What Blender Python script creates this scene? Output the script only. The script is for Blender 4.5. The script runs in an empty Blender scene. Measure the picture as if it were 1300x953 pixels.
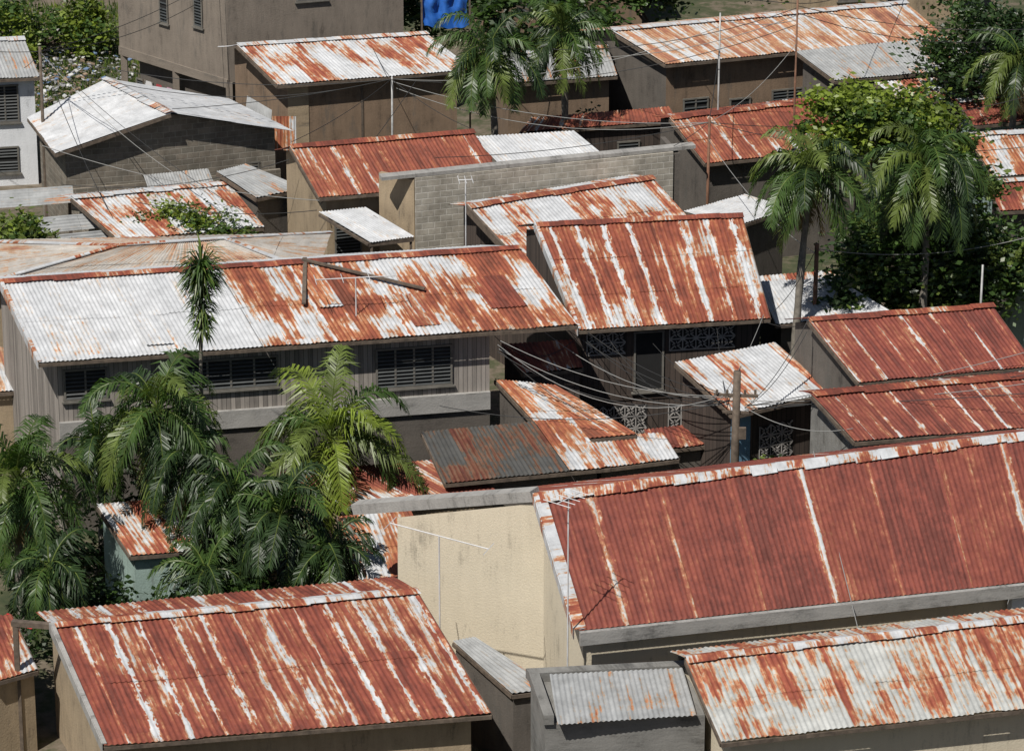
import bpy, math, random
import numpy as np
from mathutils import Vector, Matrix
random.seed(7)
SC=bpy.context.scene
COL=SC.collection
# ------------------------------------------------------------------ materials
def newmat(name):
    m=bpy.data.materials.new(name);m.use_nodes=True
    nt=m.node_tree
    return m,nt,nt.nodes["Principled BSDF"]
def setin(nt,s,v):
    if isinstance(v,bpy.types.NodeSocket): nt.links.new(v,s)
    else: s.default_value=v
def MA(nt,op,a,b=0.0,c=0.0,clamp=False):
    n=nt.nodes.new('ShaderNodeMath');n.operation=op;n.use_clamp=clamp
    setin(nt,n.inputs[0],a);setin(nt,n.inputs[1],b);setin(nt,n.inputs[2],c)
    return n.outputs[0]
def UV(nt):
    t=nt.nodes.new('ShaderNodeTexCoord');s=nt.nodes.new('ShaderNodeSeparateXYZ')
    nt.links.new(t.outputs['UV'],s.inputs[0]);return s.outputs[0],s.outputs[1]
def XYZ(nt,x,y,z=0.0):
    c=nt.nodes.new('ShaderNodeCombineXYZ')
    setin(nt,c.inputs[0],x);setin(nt,c.inputs[1],y);setin(nt,c.inputs[2],z);return c.outputs[0]
def NO(nt,vec,scale,detail=3,rough=.6):
    n=nt.nodes.new('ShaderNodeTexNoise');n.inputs['Scale'].default_value=scale;n.noise_dimensions='2D'
    n.inputs['Detail'].default_value=detail;n.inputs['Roughness'].default_value=rough
    nt.links.new(vec,n.inputs['Vector']);return n.outputs['Fac']
def NO3(nt,vec,scale,detail=3,rough=.6):
    n=nt.nodes.new('ShaderNodeTexNoise');n.inputs['Scale'].default_value=scale
    n.inputs['Detail'].default_value=detail;n.inputs['Roughness'].default_value=rough
    nt.links.new(vec,n.inputs['Vector']);return n.outputs['Fac']
def WN(nt,vec):
    n=nt.nodes.new('ShaderNodeTexWhiteNoise');n.noise_dimensions='3D';nt.links.new(vec,n.inputs['Vector']);return n.outputs['Value']
def RAMP(nt,fac,stops):
    n=nt.nodes.new('ShaderNodeValToRGB');e=n.color_ramp.elements
    while len(e)<len(stops): e.new(.5)
    for i,(p,c) in enumerate(stops): e[i].position=p;e[i].color=(*c,1)
    setin(nt,n.inputs[0],fac);return n.outputs[0]
def MIX(nt,fac,a,b,mode='MIX'):
    n=nt.nodes.new('ShaderNodeMix');n.data_type='RGBA';n.blend_type=mode
    setin(nt,n.inputs[0],fac)
    for i,v in ((6,a),(7,b)):
        if isinstance(v,tuple): n.inputs[i].default_value=(*v,1)
        else: nt.links.new(v,n.inputs[i])
    return n.outputs[2]
def tin(name,bias=.7,lap=.4,per=.85,seed=0,galv=(.56,.575,.59),rust=(.27,.072,.043),patch=1.6,pscale=.45,lapw=.1,streak=1.05,dark=1.0,edge=(.46,.23,.12),lapmin=.015,rowp=2.3,pitch=.15):
    m,nt,b=newmat(name)
    u0,v=UV(nt);u=MA(nt,'ADD',u0,seed*37.3);
    vs=MA(nt,'ADD',v,seed*11.7)
    uv=XYZ(nt,u,vs)
    pn=NO(nt,XYZ(nt,MA(nt,'MULTIPLY',u,1.15),MA(nt,'MULTIPLY',vs,.6)),pscale,4,.62)
    sn=NO(nt,XYZ(nt,MA(nt,'MULTIPLY',u,4.6),MA(nt,'MULTIPLY',vs,.28)),1.0,3,.68)
    fn=NO(nt,XYZ(nt,MA(nt,'MULTIPLY',u,1.5),MA(nt,'MULTIPLY',vs,.7)),5.0,4,.72)
    cell=MA(nt,'FLOOR',MA(nt,'DIVIDE',u,per));row=MA(nt,'FLOOR',MA(nt,'DIVIDE',v,rowp))
    sh=WN(nt,XYZ(nt,cell,row,float(seed)))
    fr=MA(nt,'FRACT',MA(nt,'DIVIDE',u,per))
    d=MA(nt,'MULTIPLY',MA(nt,'MINIMUM',fr,MA(nt,'SUBTRACT',1.0,fr)),per)
    wn=NO(nt,XYZ(nt,MA(nt,'MULTIPLY',u,2.0),MA(nt,'MULTIPLY',vs,.8)),1.6,3,.75)
    w=MA(nt,'MULTIPLY',MA(nt,'MAXIMUM',MA(nt,'SUBTRACT',wn,.36),lapmin),lapw*6.0)
    lm=MA(nt,'SUBTRACT',1.3,MA(nt,'DIVIDE',d,w),clamp=True)
    lr=WN(nt,XYZ(nt,MA(nt,'ROUND',MA(nt,'DIVIDE',u,per)),7.0,float(seed)))
    lm=MA(nt,'MULTIPLY',lm,MA(nt,'MULTIPLY_ADD',lr,.7,.5))
    s=MA(nt,'ADD',bias,MA(nt,'MULTIPLY',MA(nt,'SUBTRACT',pn,.5),patch))
    s=MA(nt,'ADD',s,MA(nt,'MULTIPLY',MA(nt,'SUBTRACT',sn,.5),streak))
    s=MA(nt,'ADD',s,MA(nt,'MULTIPLY',MA(nt,'SUBTRACT',sh,.5),.22))
    s=MA(nt,'ADD',s,MA(nt,'MULTIPLY',MA(nt,'SUBTRACT',fn,.5),.5))
    s=MA(nt,'SUBTRACT',s,MA(nt,'MULTIPLY',MA(nt,'SINE',MA(nt,'MULTIPLY',u0,6.28318/pitch)),.045))
    s=MA(nt,'SUBTRACT',s,MA(nt,'MULTIPLY',lm,lap),clamp=True)
    g=galv;r=rust
    col=RAMP(nt,s,[(0,g),(.32,tuple(x*.9 for x in g)),(.41,(g[0]*.88,g[1]*.76,g[2]*.64)),(.48,edge),(.57,(r[0]*1.25,r[1]*1.6,r[2]*1.4)),(.7,r),(.88,(r[0]*.8,r[1]*.82,r[2]*.9)),(1,(r[0]*.55,r[1]*.62,r[2]*.7))])
    mot=NO(nt,uv,1.7,5,.72)
    k=RAMP(nt,mot,[(.25,(.7*dark,)*3),(.75,(1.12*dark,)*3)])
    col=MIX(nt,1.0,col,k,'MULTIPLY')
    k2=RAMP(nt,sh,[(0,(.9,.9,.9)),(1,(1.05,1.04,1.03))])
    col=MIX(nt,1.0,col,k2,'MULTIPLY')
    nt.links.new(col,b.inputs['Base Color'])
    b.inputs['Roughness'].default_value=.68
    b.inputs['Specular IOR Level'].default_value=.3
    return m
def plaster(name,c,stain=.5,seed=0,sc=1.0,mold=0,mth=.56):
    m,nt,b=newmat(name);u,v=UV(nt);u=MA(nt,'ADD',u,seed*13.1)
    uv=XYZ(nt,u,v)
    a=NO(nt,uv,.8*sc,5,.65);s=NO(nt,XYZ(nt,MA(nt,'MULTIPLY',u,3.0),MA(nt,'MULTIPLY',v,.4)),1.3,4,.7);f=NO(nt,uv,14,3,.7)
    t=MA(nt,'ADD',MA(nt,'MULTIPLY',a,.5),MA(nt,'ADD',MA(nt,'MULTIPLY',s,.4),MA(nt,'MULTIPLY',f,.15)))
    dk=tuple(x*(1-stain)*.6 for x in c)
    col=RAMP(nt,t,[(.30,dk),(.46,tuple(x*(1-stain*.35) for x in c)),(.62,c),(.8,tuple(min(.85,x*1.12) for x in c))])
    if mold:
        q=NO(nt,XYZ(nt,MA(nt,'MULTIPLY',u,2.2),MA(nt,'MULTIPLY',v,.45)),.8,6,.72)
        mk=RAMP(nt,q,[(mth,(0,0,0)),(mth+.12,(mold,)*3)])
        col=MIX(nt,mk,col,(.09,.085,.075))
    nt.links.new(col,b.inputs['Base Color']);b.inputs['Roughness'].default_value=.9
    bp=nt.nodes.new('ShaderNodeBump');bp.inputs['Strength'].default_value=.35;bp.inputs['Distance'].default_value=.03
    nt.links.new(f,bp.inputs['Height']);nt.links.new(bp.outputs[0],b.inputs['Normal'])
    return m
def blocks(name,c1,c2,mortar,seed=0):
    m,nt,b=newmat(name);u,v=UV(nt)
    br=nt.nodes.new('ShaderNodeTexBrick');nt.links.new(XYZ(nt,u,v),br.inputs['Vector'])
    br.inputs['Scale'].default_value=1;br.inputs['Brick Width'].default_value=.5;br.inputs['Row Height'].default_value=.25
    br.inputs['Mortar Size'].default_value=.02;br.inputs['Mortar Smooth'].default_value=.3
    br.inputs['Color1'].default_value=(*c1,1);br.inputs['Color2'].default_value=(*c2,1);br.inputs['Mortar'].default_value=(*mortar,1)
    n=NO(nt,XYZ(nt,u,v),1.3,5,.7)
    k=RAMP(nt,n,[(.3,(.62,.6,.56)),(.65,(1.05,1.04,1.0))])
    nt.links.new(MIX(nt,1.0,br.outputs[0],k,'MULTIPLY'),b.inputs['Base Color']);b.inputs['Roughness'].default_value=.95
    bp=nt.nodes.new('ShaderNodeBump');bp.inputs['Strength'].default_value=.5;bp.inputs['Distance'].default_value=.03;bp.invert=True
    nt.links.new(br.outputs['Fac'],bp.inputs['Height']);nt.links.new(bp.outputs[0],b.inputs['Normal'])
    return m
def boards(name,c,w=.16,seed=0):
    m,nt,b=newmat(name);u,v=UV(nt)
    ce=MA(nt,'FLOOR',MA(nt,'DIVIDE',u,w));fr=MA(nt,'FRACT',MA(nt,'DIVIDE',u,w))
    wn=WN(nt,XYZ(nt,ce,float(seed)))
    n=NO(nt,XYZ(nt,MA(nt,'MULTIPLY',u,9.0),MA(nt,'MULTIPLY',v,.9)),1.0,4,.7)
    t=MA(nt,'ADD',MA(nt,'MULTIPLY',wn,.45),MA(nt,'MULTIPLY',n,.6))
    col=RAMP(nt,t,[(.2,tuple(x*.42 for x in c)),(.5,tuple(x*.85 for x in c)),(.85,tuple(x*1.2 for x in c))])
    gap=MA(nt,'LESS_THAN',fr,.1)
    col=MIX(nt,gap,col,tuple(x*.2 for x in c))
    nt.links.new(col,b.inputs['Base Color']);b.inputs['Roughness'].default_value=.85
    return m
def simple(name,c,rough=.8,var=.3,scale=3.0,metal=0):
    m,nt,b=newmat(name);t=nt.nodes.new('ShaderNodeTexCoord')
    n=NO3(nt,t.outputs['Object'],scale,3,.65)
    col=RAMP(nt,n,[(.3,tuple(x*(1-var) for x in c)),(.7,tuple(min(.9,x*(1+var*.4)) for x in c))])
    nt.links.new(col,b.inputs['Base Color']);b.inputs['Roughness'].default_value=rough;b.inputs['Metallic'].default_value=metal
    return m
def leafmat(name,c,tr=.28):
    m,nt,b=newmat(name);t=nt.nodes.new('ShaderNodeTexCoord')
    n=NO3(nt,t.outputs['Object'],1.4,1,.7)
    col=RAMP(nt,n,[(.3,tuple(x*.6 for x in c)),(.7,tuple(x*1.25 for x in c))])
    nt.links.new(col,b.inputs['Base Color']);b.inputs['Roughness'].default_value=.42
    b.inputs['Specular IOR Level'].default_value=.45
    tl=nt.nodes.new('ShaderNodeBsdfTranslucent');nt.links.new(MIX(nt,1.0,col,(1.3,1.5,.6),'MULTIPLY'),tl.inputs[0])
    mx=nt.nodes.new('ShaderNodeMixShader');mx.inputs[0].default_value=tr
    nt.links.new(b.outputs[0],mx.inputs[1]);nt.links.new(tl.outputs[0],mx.inputs[2]);nt.links.new(mx.outputs[0],nt.nodes['Material Output'].inputs[0])
    return m
CREAM=plaster('cream_plaster',(.62,.55,.42),.18,1,.6,mold=.6,mth=.66)
TAN=plaster('tan_plaster',(.36,.28,.185),.5,2,mold=.6,mth=.6)
BROWN=plaster('brown_plaster',(.215,.15,.1),.55,3,mold=.5)
GREY=plaster('grey_concrete',(.22,.215,.2),.65,4,mold=.7)
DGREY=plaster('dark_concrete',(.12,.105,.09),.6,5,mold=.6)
LGREY=plaster('light_concrete',(.34,.33,.31),.6,6,mold=.7)
WHITE=plaster('white_paint',(.72,.74,.76),.25,7)
TEAL=plaster('pale_teal_plaster',(.3,.4,.36),.5,8,mold=.6)
BLUEP=plaster('faded_blue_paint',(.16,.3,.42),.4,9)
OLDCONC=plaster('old_building_concrete',(.225,.19,.155),.5,9,.7,mold=.5)
BLOCK=blocks('concrete_blocks',(.43,.40,.35),(.35,.33,.29),(.52,.5,.46))
BLOCKD=blocks('dark_blocks',(.23,.2,.165),(.17,.155,.13),(.27,.25,.22))
WBOARD=boards('grey_boards',(.30,.27,.24))
DBOARD=boards('dark_boards',(.07,.052,.042),.2,3)
TIMBER=simple('timber',(.13,.10,.075),.85,.5,4)
DARK=simple('painted_interior_shade',(.012,.012,.012),.9,.2)  # near-black colour stands in for unlit rooms behind openings
GLASS=simple('dark_louver',(.05,.055,.055),.4,.3)
FRAME=simple('window_frame',(.16,.15,.13),.7,.3)
FLASH=tin('flashing',.34,.0,3,33,patch=1.2,pscale=1.2)
METAL=simple('galv_pipe',(.4,.4,.39),.5,.4,2,.1)
ALU=simple('antenna_aluminium',(.6,.6,.6),.4,.2,2,0)
RUSTP=simple('rusty_pipe',(.2,.1,.06),.8,.5,3)
WIRE=simple('wire_black',(.03,.03,.03),.6,.1)
LATT=simple('lattice_white',(.34,.32,.30),.8,.4)
# ------------------------------------------------------------------ mesh helpers
def empty(name,loc=(0,0,0)):
    e=bpy.data.objects.new(name,None);e.location=loc;e.empty_display_size=.5;COL.objects.link(e);return e
def obj(name,verts,faces,mat,parent=None,uvs=None,smooth=False,mats=None,midx=None):
    me=bpy.data.meshes.new(name)
    me.from_pydata([tuple(map(float,v)) for v in verts],[],faces)
    for m in (mats or [mat]): me.materials.append(m)
    if midx is not None: me.polygons.foreach_set('material_index',midx)
    if uvs is not None:
        l=me.uv_layers.new(name='UVMap')
        idx=np.zeros(len(me.loops),dtype=np.int32);me.loops.foreach_get('vertex_index',idx)
        l.data.foreach_set('uv',np.asarray(uvs,dtype=np.float32)[idx].ravel())
    if smooth: me.polygons.foreach_set('use_smooth',[True]*len(me.polygons))
    me.update()
    o=bpy.data.objects.new(name,me);COL.objects.link(o)
    if parent is not None:
        o.parent=parent;o.matrix_parent_inverse=Matrix.Translation(-Vector(parent.location))
    return o
class MB:
    "accumulates polygons with uv in metres"
    def __init__(s): s.v=[];s.f=[];s.u=[];s.m=[]
    def poly(s,pts,uvs,mi=0):
        n=len(s.v);s.v+=[tuple(p) for p in pts];s.u+=list(uvs);s.f.append(tuple(range(n,n+len(pts))));s.m.append(mi)
    def box(s,o,ax,ay,az,mi=0):
        o=Vector(o);ax=Vector(ax);ay=Vector(ay);az=Vector(az)
        lx,ly,lz=ax.length,ay.length,az.length
        P=lambda i,j,k:o+ax*i+ay*j+az*k
        for q,(a,b) in ((((0,0,0),(1,0,0),(1,0,1),(0,0,1)),(lx,lz)),(((0,1,0),(0,1,1),(1,1,1),(1,1,0)),(lz,lx)),
                  (((0,0,0),(0,0,1),(0,1,1),(0,1,0)),(lz,ly)),(((1,0,0),(1,1,0),(1,1,1),(1,0,1)),(ly,lz)),
                  (((0,0,1),(1,0,1),(1,1,1),(0,1,1)),(lx,ly)),(((0,0,0),(0,1,0),(1,1,0),(1,0,0)),(ly,lx))):
            pts=[P(*c) for c in q]
            s.poly(pts,[(o.x,o.z),(o.x+a,o.z),(o.x+a,o.z+b),(o.x,o.z+b)],mi)
    def out(s,name,mats,parent=None,smooth=False):
        if not isinstance(mats,list): mats=[mats]
        return obj(name,s.v,s.f,None,parent,s.u,smooth,mats,s.m)
def beam(mb,a,b,w,h,mi=0,side=None):
    a=Vector(a);b=Vector(b);d=b-a
    n=Vector((d.y,-d.x,0))
    if n.length<1e-6: n=Vector((1,0,0))
    n=n.normalized()*w;up=d.cross(n).normalized()*h
    if up.z<0: up=-up
    mb.box(a-n/2-up/2,d,n,up,mi)
def tube(verts,faces,pts,rad,n=7):
    base=len(verts);pts=[Vector(p) for p in pts]
    for i,p in enumerate(pts):
        t=(pts[min(i+1,len(pts)-1)]-pts[max(i-1,0)]).normalized()
        a=t.cross(Vector((0,1,0)) if abs(t.y)<.9 else Vector((1,0,0))).normalized();c=t.cross(a)
        r=rad[i] if isinstance(rad,(list,tuple)) else rad
        for k in range(n):
            th=2*math.pi*k/n;verts.append(p+a*math.cos(th)*r+c*math.sin(th)*r)
    for i in range(len(pts)-1):
        for k in range(n):
            k2=(k+1)%n;faces.append((base+i*n+k,base+i*n+k2,base+(i+1)*n+k2,base+(i+1)*n+k))
    faces.append(tuple(base+(len(pts)-1)*n+k for k in range(n)))
rng=np.random.RandomState(5)
def corr(name,R0,R1,E0,E1,mat,parent=None,pitch=.15,amp=.02,lift=0.0,u0=0.0,jit=.05,rowlen=2.3,per=.85,seg=4,sag=.02):
    R0,R1,E0,E1=[np.array(x,float) for x in (R0,R1,E0,E1)]
    Lr=(np.linalg.norm(R1-R0)+np.linalg.norm(E1-E0))/2;Ls=(np.linalg.norm(E0-R0)+np.linalg.norm(E1-R1))/2
    nrm=np.cross(R1-R0,E0-R0)+np.cross(E1-E0,E1-R1);nrm/=np.linalg.norm(nrm)
    if nrm[2]<0:nrm=-nrm
    N=max(8,int(Lr/pitch*seg));u=np.linspace(0,1,N+1)
    um=u*Lr
    sheet=np.floor((um+u0)/per).astype(int);ns=sheet.max()+2
    wave=amp*np.sin(2*np.pi*um/pitch)
    rows=max(1,int(round(Ls/rowlen)));V=[];F=[];U=[]
    lowf=sag*(np.sin(um*.9+rng.rand()*6)+.6*np.sin(um*2.3+rng.rand()*6))
    for r in range(rows):
        v0=r/rows;v1=(r+1)/rows+(.14/Ls if r<rows-1 else 0)
        nv=4;jz=(rng.rand(ns)-.5)*.016;je=(rng.rand(ns)-.3)*jit/Ls;base=len(V)
        for j in range(nv+1):
            t=j/nv
            vv=v0+(v1-v0)*t+(je[sheet]*t if r==rows-1 else je[sheet]*1.2*(1 if t==1 else 0))
            P=(R0[None]*(1-u[:,None])+R1[None]*u[:,None])*(1-vv[:,None])+(E0[None]*(1-u[:,None])+E1[None]*u[:,None])*vv[:,None]
            off=wave+lift+.018*(t) +jz[sheet]+lowf*math.sin(math.pi*min(1,(v0+(v1-v0)*t)))
            P=P+nrm[None]*off[:,None]
            V+=P.tolist();U+=np.stack([um+u0,vv*Ls],1).tolist()
        for j in range(nv):
            a=base+j*(N+1);b=a+N+1
            F+=[(a+i,b+i,b+i+1,a+i+1) for i in range(N)]
    return obj(name,V,F,mat,parent,U,True)
def L3(a,b,t): return tuple(a[i]+(b[i]-a[i])*t for i in range(3))
def cap(name,A,B,C,D,mat,parent,w=.28,lift=.05):
    "ridge cap strip: A-B ridge, C,D front eave ends"
    mb=MB();A=Vector(A);B=Vector(B);s=(Vector(C)-A).normalized()*w;t=(Vector(D)-B).normalized()*w
    up=Vector((0,0,lift+.03))
    n=int((B-A).length/.9)+1;bk=Vector((-s.x,-s.y,s.z))
    for i in range(n):
        p=A.lerp(B,i/n)+up;q=A.lerp(B,(i+1.04)/n)+up;j=Vector((0,0,(i%2)*.012+random.uniform(-.01,.01)))
        k=1+random.uniform(-.15,.15)
        p+=j;q+=j
        mb.poly([p+s*k,q+t*k,q,p],[(i,0),(i+1,0),(i+1,w),(i,w)])
        mb.poly([p,q,q+bk,p+bk],[(i,w),(i+1,w),(i+1,2*w),(i,2*w)])
    return mb.out(name,mat,parent)
def window(parent,O,X,N,a0,a1,z0,z1,kind='jalousie'):
    "O wall base origin, X unit along wall, N outward unit"
    O=Vector(O);X=Vector(X);N=Vector(N);Z=Vector((0,0,1))
    mb=MB();o=O+X*a0+Z*z0;w=a1-a0;h=z1-z0
    mb.box(o+N*.012,X*w,N*.01,Z*h,0)  # flat sheet on the wall face, opening's shade painted as near-black
    f=.07
    for p,sx,sz in ((o,w,f),(o+Z*(h-f),w,f)): mb.box(p-X*.01+N*.014,X*(w+.02),N*.06,Z*f,1)
    k=max(1,int(round(w/.75))) if kind!='door' else 1
    for i in range(k+1):
        mb.box(o+X*(i*(w-f)/k)+Z*f+N*.016,X*f,N*.05,Z*(h-2*f),1)
    if kind=='jalousie':
        n=int((h-2*f)/.13)
        for i in range(n):
            if random.random()<.06: continue
            z=f+(i+.3)*(h-2*f)/n
            mb.box(o+X*f+Z*z+N*.02,X*(w-2*f),N*.05+Z*-.05,Z*.012+N*.01,2)
    mb.box(o-X*.08-Z*.07+N*.005,X*(w+.16),N*.12,Z*.06,1)
    return mb.out('door' if kind=='door' else 'window',[DARK,FRAME,GLASS],parent)
def lattice(parent,O,X,N,a0,a1,z0,z1,c=.4):
    O=Vector(O);X=Vector(X);N=Vector(N);Z=Vector((0,0,1));mb=MB()
    mb.box(O+X*a0+Z*z0+N*.01,X*(a1-a0),N*.01,Z*(z1-z0),1)  # backing sheet, shade behind the screen painted near-black
    nx=max(1,int((a1-a0)/c));nz=max(1,int((z1-z0)/c));cx=(a1-a0)/nx;cz=(z1-z0)/nz
    for i in range(nx):
        for j in range(nz):
            p=O+X*(a0+i*cx)+Z*(z0+j*cz)+N*.03
            beam(mb,p,p+X*cx,.04,.045);beam(mb,p,p+Z*cz,.04,.045)
            m=p+X*cx/2+Z*cz/2+N*.003
            for q in range(4):
                a=math.pi/4+math.pi/2*q
                beam(mb,m+X*cx*.1*math.cos(a)+Z*cz*.1*math.sin(a),m+X*cx*.62*math.cos(a)+Z*cz*.62*math.sin(a),.035,.045)
                b=a+math.pi/4
                beam(mb,m+X*cx*.14*math.cos(b-.8)+Z*cz*.14*math.sin(b-.8),m+X*cx*.3*math.cos(b)+Z*cz*.3*math.sin(b),.03,.035)
    return mb.out('breeze_block_screen',[LATT,DARK],parent)
def house(name,R0,R1,zr,E0,E1,ze,mats,wall,back=None,B=None,zb=None,ov=(.45,.45,.45),capm=None,wins=(),base=0.0,fascia=None,verge=None,pitch=.15,per=.85,gable=None,rowlen=2.3):
    "mats: roof material(s). ov: left,right,front overhang. back: fraction of front slope mirrored behind"
    R0=(*R0,zr);R1=(*R1,zr);E0=(*E0,ze);E1=(*E1,ze)
    cx=(R0[0]+R1[0]+E0[0]+E1[0])/4;cy=(R0[1]+R1[1]+E0[1]+E1[1])/4
    e=empty(name,(cx,cy,0))
    if B is None:
        k=back if back is not None else 0
        B0=tuple(R0[i]-(E0[i]-R0[i])*k if i<2 else R0[2]-(R0[2]-E0[2])*k for i in range(3))
        B1=tuple(R1[i]-(E1[i]-R1[i])*k if i<2 else R1[2]-(R1[2]-E1[2])*k for i in range(3))
        if back is None: B0=None
    else: B0=(*B[0],zb if zb is not None else ze);B1=(*B[1],zb if zb is not None else ze)
    if not isinstance(mats,list): mats=[(1.0,mats)]
    t0=0.0;Lr=(Vector(R1)-Vector(R0)).length
    for t1,m in mats:
        corr('roof_front',L3(R0,R1,t0),L3(R0,R1,t1),L3(E0,E1,t0),L3(E0,E1,t1),m,e,pitch,u0=Lr*t0,per=per,lift=.012*(t0>0),rowlen=rowlen)
        t0=t1
    if B0 is not None:
        corr('roof_back',R1,R0,B1,B0,mats[0][1],e,pitch,per=per)
        cap('ridge_cap',R0,R1,E0,E1,capm or FLASH,e)
    mb=MB();dz=Vector((0,0,-.1))
    beam(mb,Vector(E0)+dz*1.1,Vector(E1)+dz*1.1,.05,.12)
    for a,b in ((R0,E0),(R1,E1)): beam(mb,Vector(a)+dz*1.2,Vector(b)+dz*1.2+Vector((0,0.04,0)),.06,.14)
    nr=int(Lr/1.4)
    for i in range(1,nr):
        beam(mb,Vector(L3(R0,R1,i/nr))+dz*1.3,Vector(L3(E0,E1,i/nr))+dz*1.3,.05,.1)
    mb.out('rafters',TIMBER,e)
    if fascia:
        mb=MB();d=Vector(E1)-Vector(E0);n=Vector((d.y,-d.x,0)).normalized()
        mb.box(Vector(E0)+n*.02+Vector((0,0,-fascia[0])),d,n*.12,Vector((0,0,fascia[0]+.02)));mb.out('fascia',fascia[1],e)
    if verge:
        mb=MB();up=Vector((0,0,.05))
        a=Vector(R0)+up;b=Vector(E0)+up;d=b-a;x=(Vector(R1)-Vector(R0)).normalized()
        mb.box(a-x*verge[0]*.3,d,x*verge[0],Vector((0,0,.03)));mb.box(a-x*(verge[0]*.3+.035)+Vector((0,0,-.28)),d,x*.03,Vector((0,0,.31)))
        mb.out('verge_flashing',verge[1],e)
    ol,orr,of=ov;Le=(Vector(E1)-Vector(E0)).length;Ls=(Vector(E0)-Vector(R0)).length
    al=ol/Le;ar=1-orr/Le;bf=1-of/Ls
    def rp(a,b): return Vector(L3(L3(R0,R1,a),L3(E0,E1,a),b))+Vector((0,0,-.12))
    def rb(a,b): return Vector(L3(L3(R0,R1,a),L3(B0,B1,a),b))+Vector((0,0,-.12))
    mb=MB();FL=rp(al,bf);FR=rp(ar,bf);TL=rp(al,0.02);TR=rp(ar,.02)
    if B0 is not None: BL=rb(al,.9);BR=rb(ar,.9)
    else: BL,BR=TL,TR
    uo=[random.uniform(0,40)]
    def quad(p,q,m=0):
        w=math.hypot(q.x-p.x,q.y-p.y);u=uo[0];uo[0]+=w
        mb.poly([(p.x,p.y,base),(q.x,q.y,base),tuple(q),tuple(p)],[(u,base),(u+w,base),(u+w,q.z),(u,p.z)],m)
    quad(FL,FR);quad(BR,BL)
    gi=1 if gable else 0
    if B0 is not None:
        quad(TL,FL,gi);quad(BL,TL,gi);quad(FR,TR,gi);quad(TR,BR,gi)
    else: quad(BL,FL,gi);quad(FR,BR,gi)
    mb.out('walls',[wall]+([gable] if gable else []),e)
    def fr(side):
        p,q={'f':(FL,FR),'l':(BL,FL),'r':(FR,BR)}[side]
        X=Vector((q.x-p.x,q.y-p.y,0));w=X.length;X.normalize();N=Vector((X.y,-X.x,0))
        return Vector((p.x,p.y,0)),X,N,w
    for wdw in wins:
        side,a0,a1,z0,z1,kind=wdw
        O,X,N,w=fr(side)
        if a0<0: a0+=w;a1+=w
        if kind=='lattice': lattice(e,O,X,N,a0,a1,z0,z1)
        elif kind=='beam':
            m2=MB();m2.box(O+X*a0+Vector((0,0,z0))-N*.05,X*(min(a1,w)-a0),N*.2,Vector((0,0,z1-z0)));m2.out('floor_beam',LGREY,e)
        elif isinstance(kind,str): window(e,O,X,N,a0,min(a1,w),z0,z1,kind)
        else:
            m2=MB();m2.box(O+X*a0+Vector((0,0,z0))+N*.004,X*(min(a1,w)-a0),N*.03,Vector((0,0,z1-z0)));m2.out('wall_panel',kind,e)
    return e
# ------------------------------------------------------------------ ground
def ground():
    m,nt,b=newmat('dirt_ground');t=nt.nodes.new('ShaderNodeTexCoord')
    n=NO3(nt,t.outputs['Object'],.16,6,.7);n2=NO3(nt,t.outputs['Object'],1.7,5,.7)
    s=MA(nt,'ADD',MA(nt,'MULTIPLY',n,.65),MA(nt,'MULTIPLY',n2,.35))
    c=RAMP(nt,s,[(.35,(.025,.04,.014)),(.47,(.06,.065,.03)),(.53,(.13,.105,.075)),(.65,(.2,.17,.13))])
    nt.links.new(c,b.inputs['Base Color']);b.inputs['Roughness'].default_value=.95
    N=60;xs=np.sign(np.linspace(-1,1,N))*np.abs(np.linspace(-1,1,N))**3*2500
    V=[(x,y+140,0) for y in xs for x in xs];F=[(j*N+i,j*N+i+1,(j+1)*N+i+1,(j+1)*N+i) for j in range(N-1) for i in range(N-1)]
    obj('ground',V,F,m)
ground()
# ------------------------------------------------------------------ roofs materials
DR=(.25,.068,.043)
mR1=tin('tin_r1',.74,.5,.95,1,rust=DR,lapw=.1,patch=1.1,lapmin=.04,rowp=2.9,pitch=.17)
mR1c=tin('tin_r1c',.48,.1,2,2,patch=1.6,pscale=1.0)
mR2=tin('tin_r2',.42,.1,.85,3,galv=(.48,.49,.47),patch=1.9,pscale=.5,pitch=.17)
mR3=tin('tin_r3',.86,.36,2.25,4,rust=(.245,.068,.046),lapw=.13,patch=.6,streak=.6,lapmin=.14,rowp=99,pitch=.17)
mR3c=tin('tin_r3c',.43,.1,2,5,patch=1.8,pscale=1.3)
mG=tin('tin_galv_clean',.2,.0,.85,6,patch=.6,streak=.4,galv=(.56,.575,.59))
mR5=tin('tin_r5',.60,.25,.85,7,patch=2.4,pscale=.42,rust=(.28,.082,.044))
mR5c=tin('tin_r5c',.78,.1,2,8)
mD=tin('tin_dark',.43,.15,.85,9,galv=(.10,.10,.095),rust=(.13,.045,.03),dark=.9,edge=(.16,.10,.07),patch=1.3)
mO=tin('tin_orange',.58,.3,.85,10,rust=(.30,.095,.05),patch=1.7)
mR7=tin('tin_r7',.70,.55,.92,12,patch=1.3,lapw=.12,rust=(.265,.074,.042),lapmin=.03)
mR8=tin('tin_r8',.40,.1,.9,13,patch=2.0,pscale=.5)
mR9=tin('tin_r9',.72,.35,.9,14,rust=(.265,.078,.046),patch=1.0,lapw=.08,lapmin=.03)
mGR=tin('tin_galv_rusty',.36,.1,.85,15,patch=1.7,pscale=.6)
mGR2=tin('tin_galv_rusty2',.40,.15,.85,16,patch=1.8,pscale=.45)
mPale=tin('tin_pale_rust',.41,.2,.85,17,galv=(.47,.44,.40),rust=(.32,.15,.10),patch=.9,edge=(.42,.28,.2))
mR18=tin('tin_r18',.52,.25,.9,18,patch=1.1,rust=(.33,.14,.085),edge=(.46,.30,.2))
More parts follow.
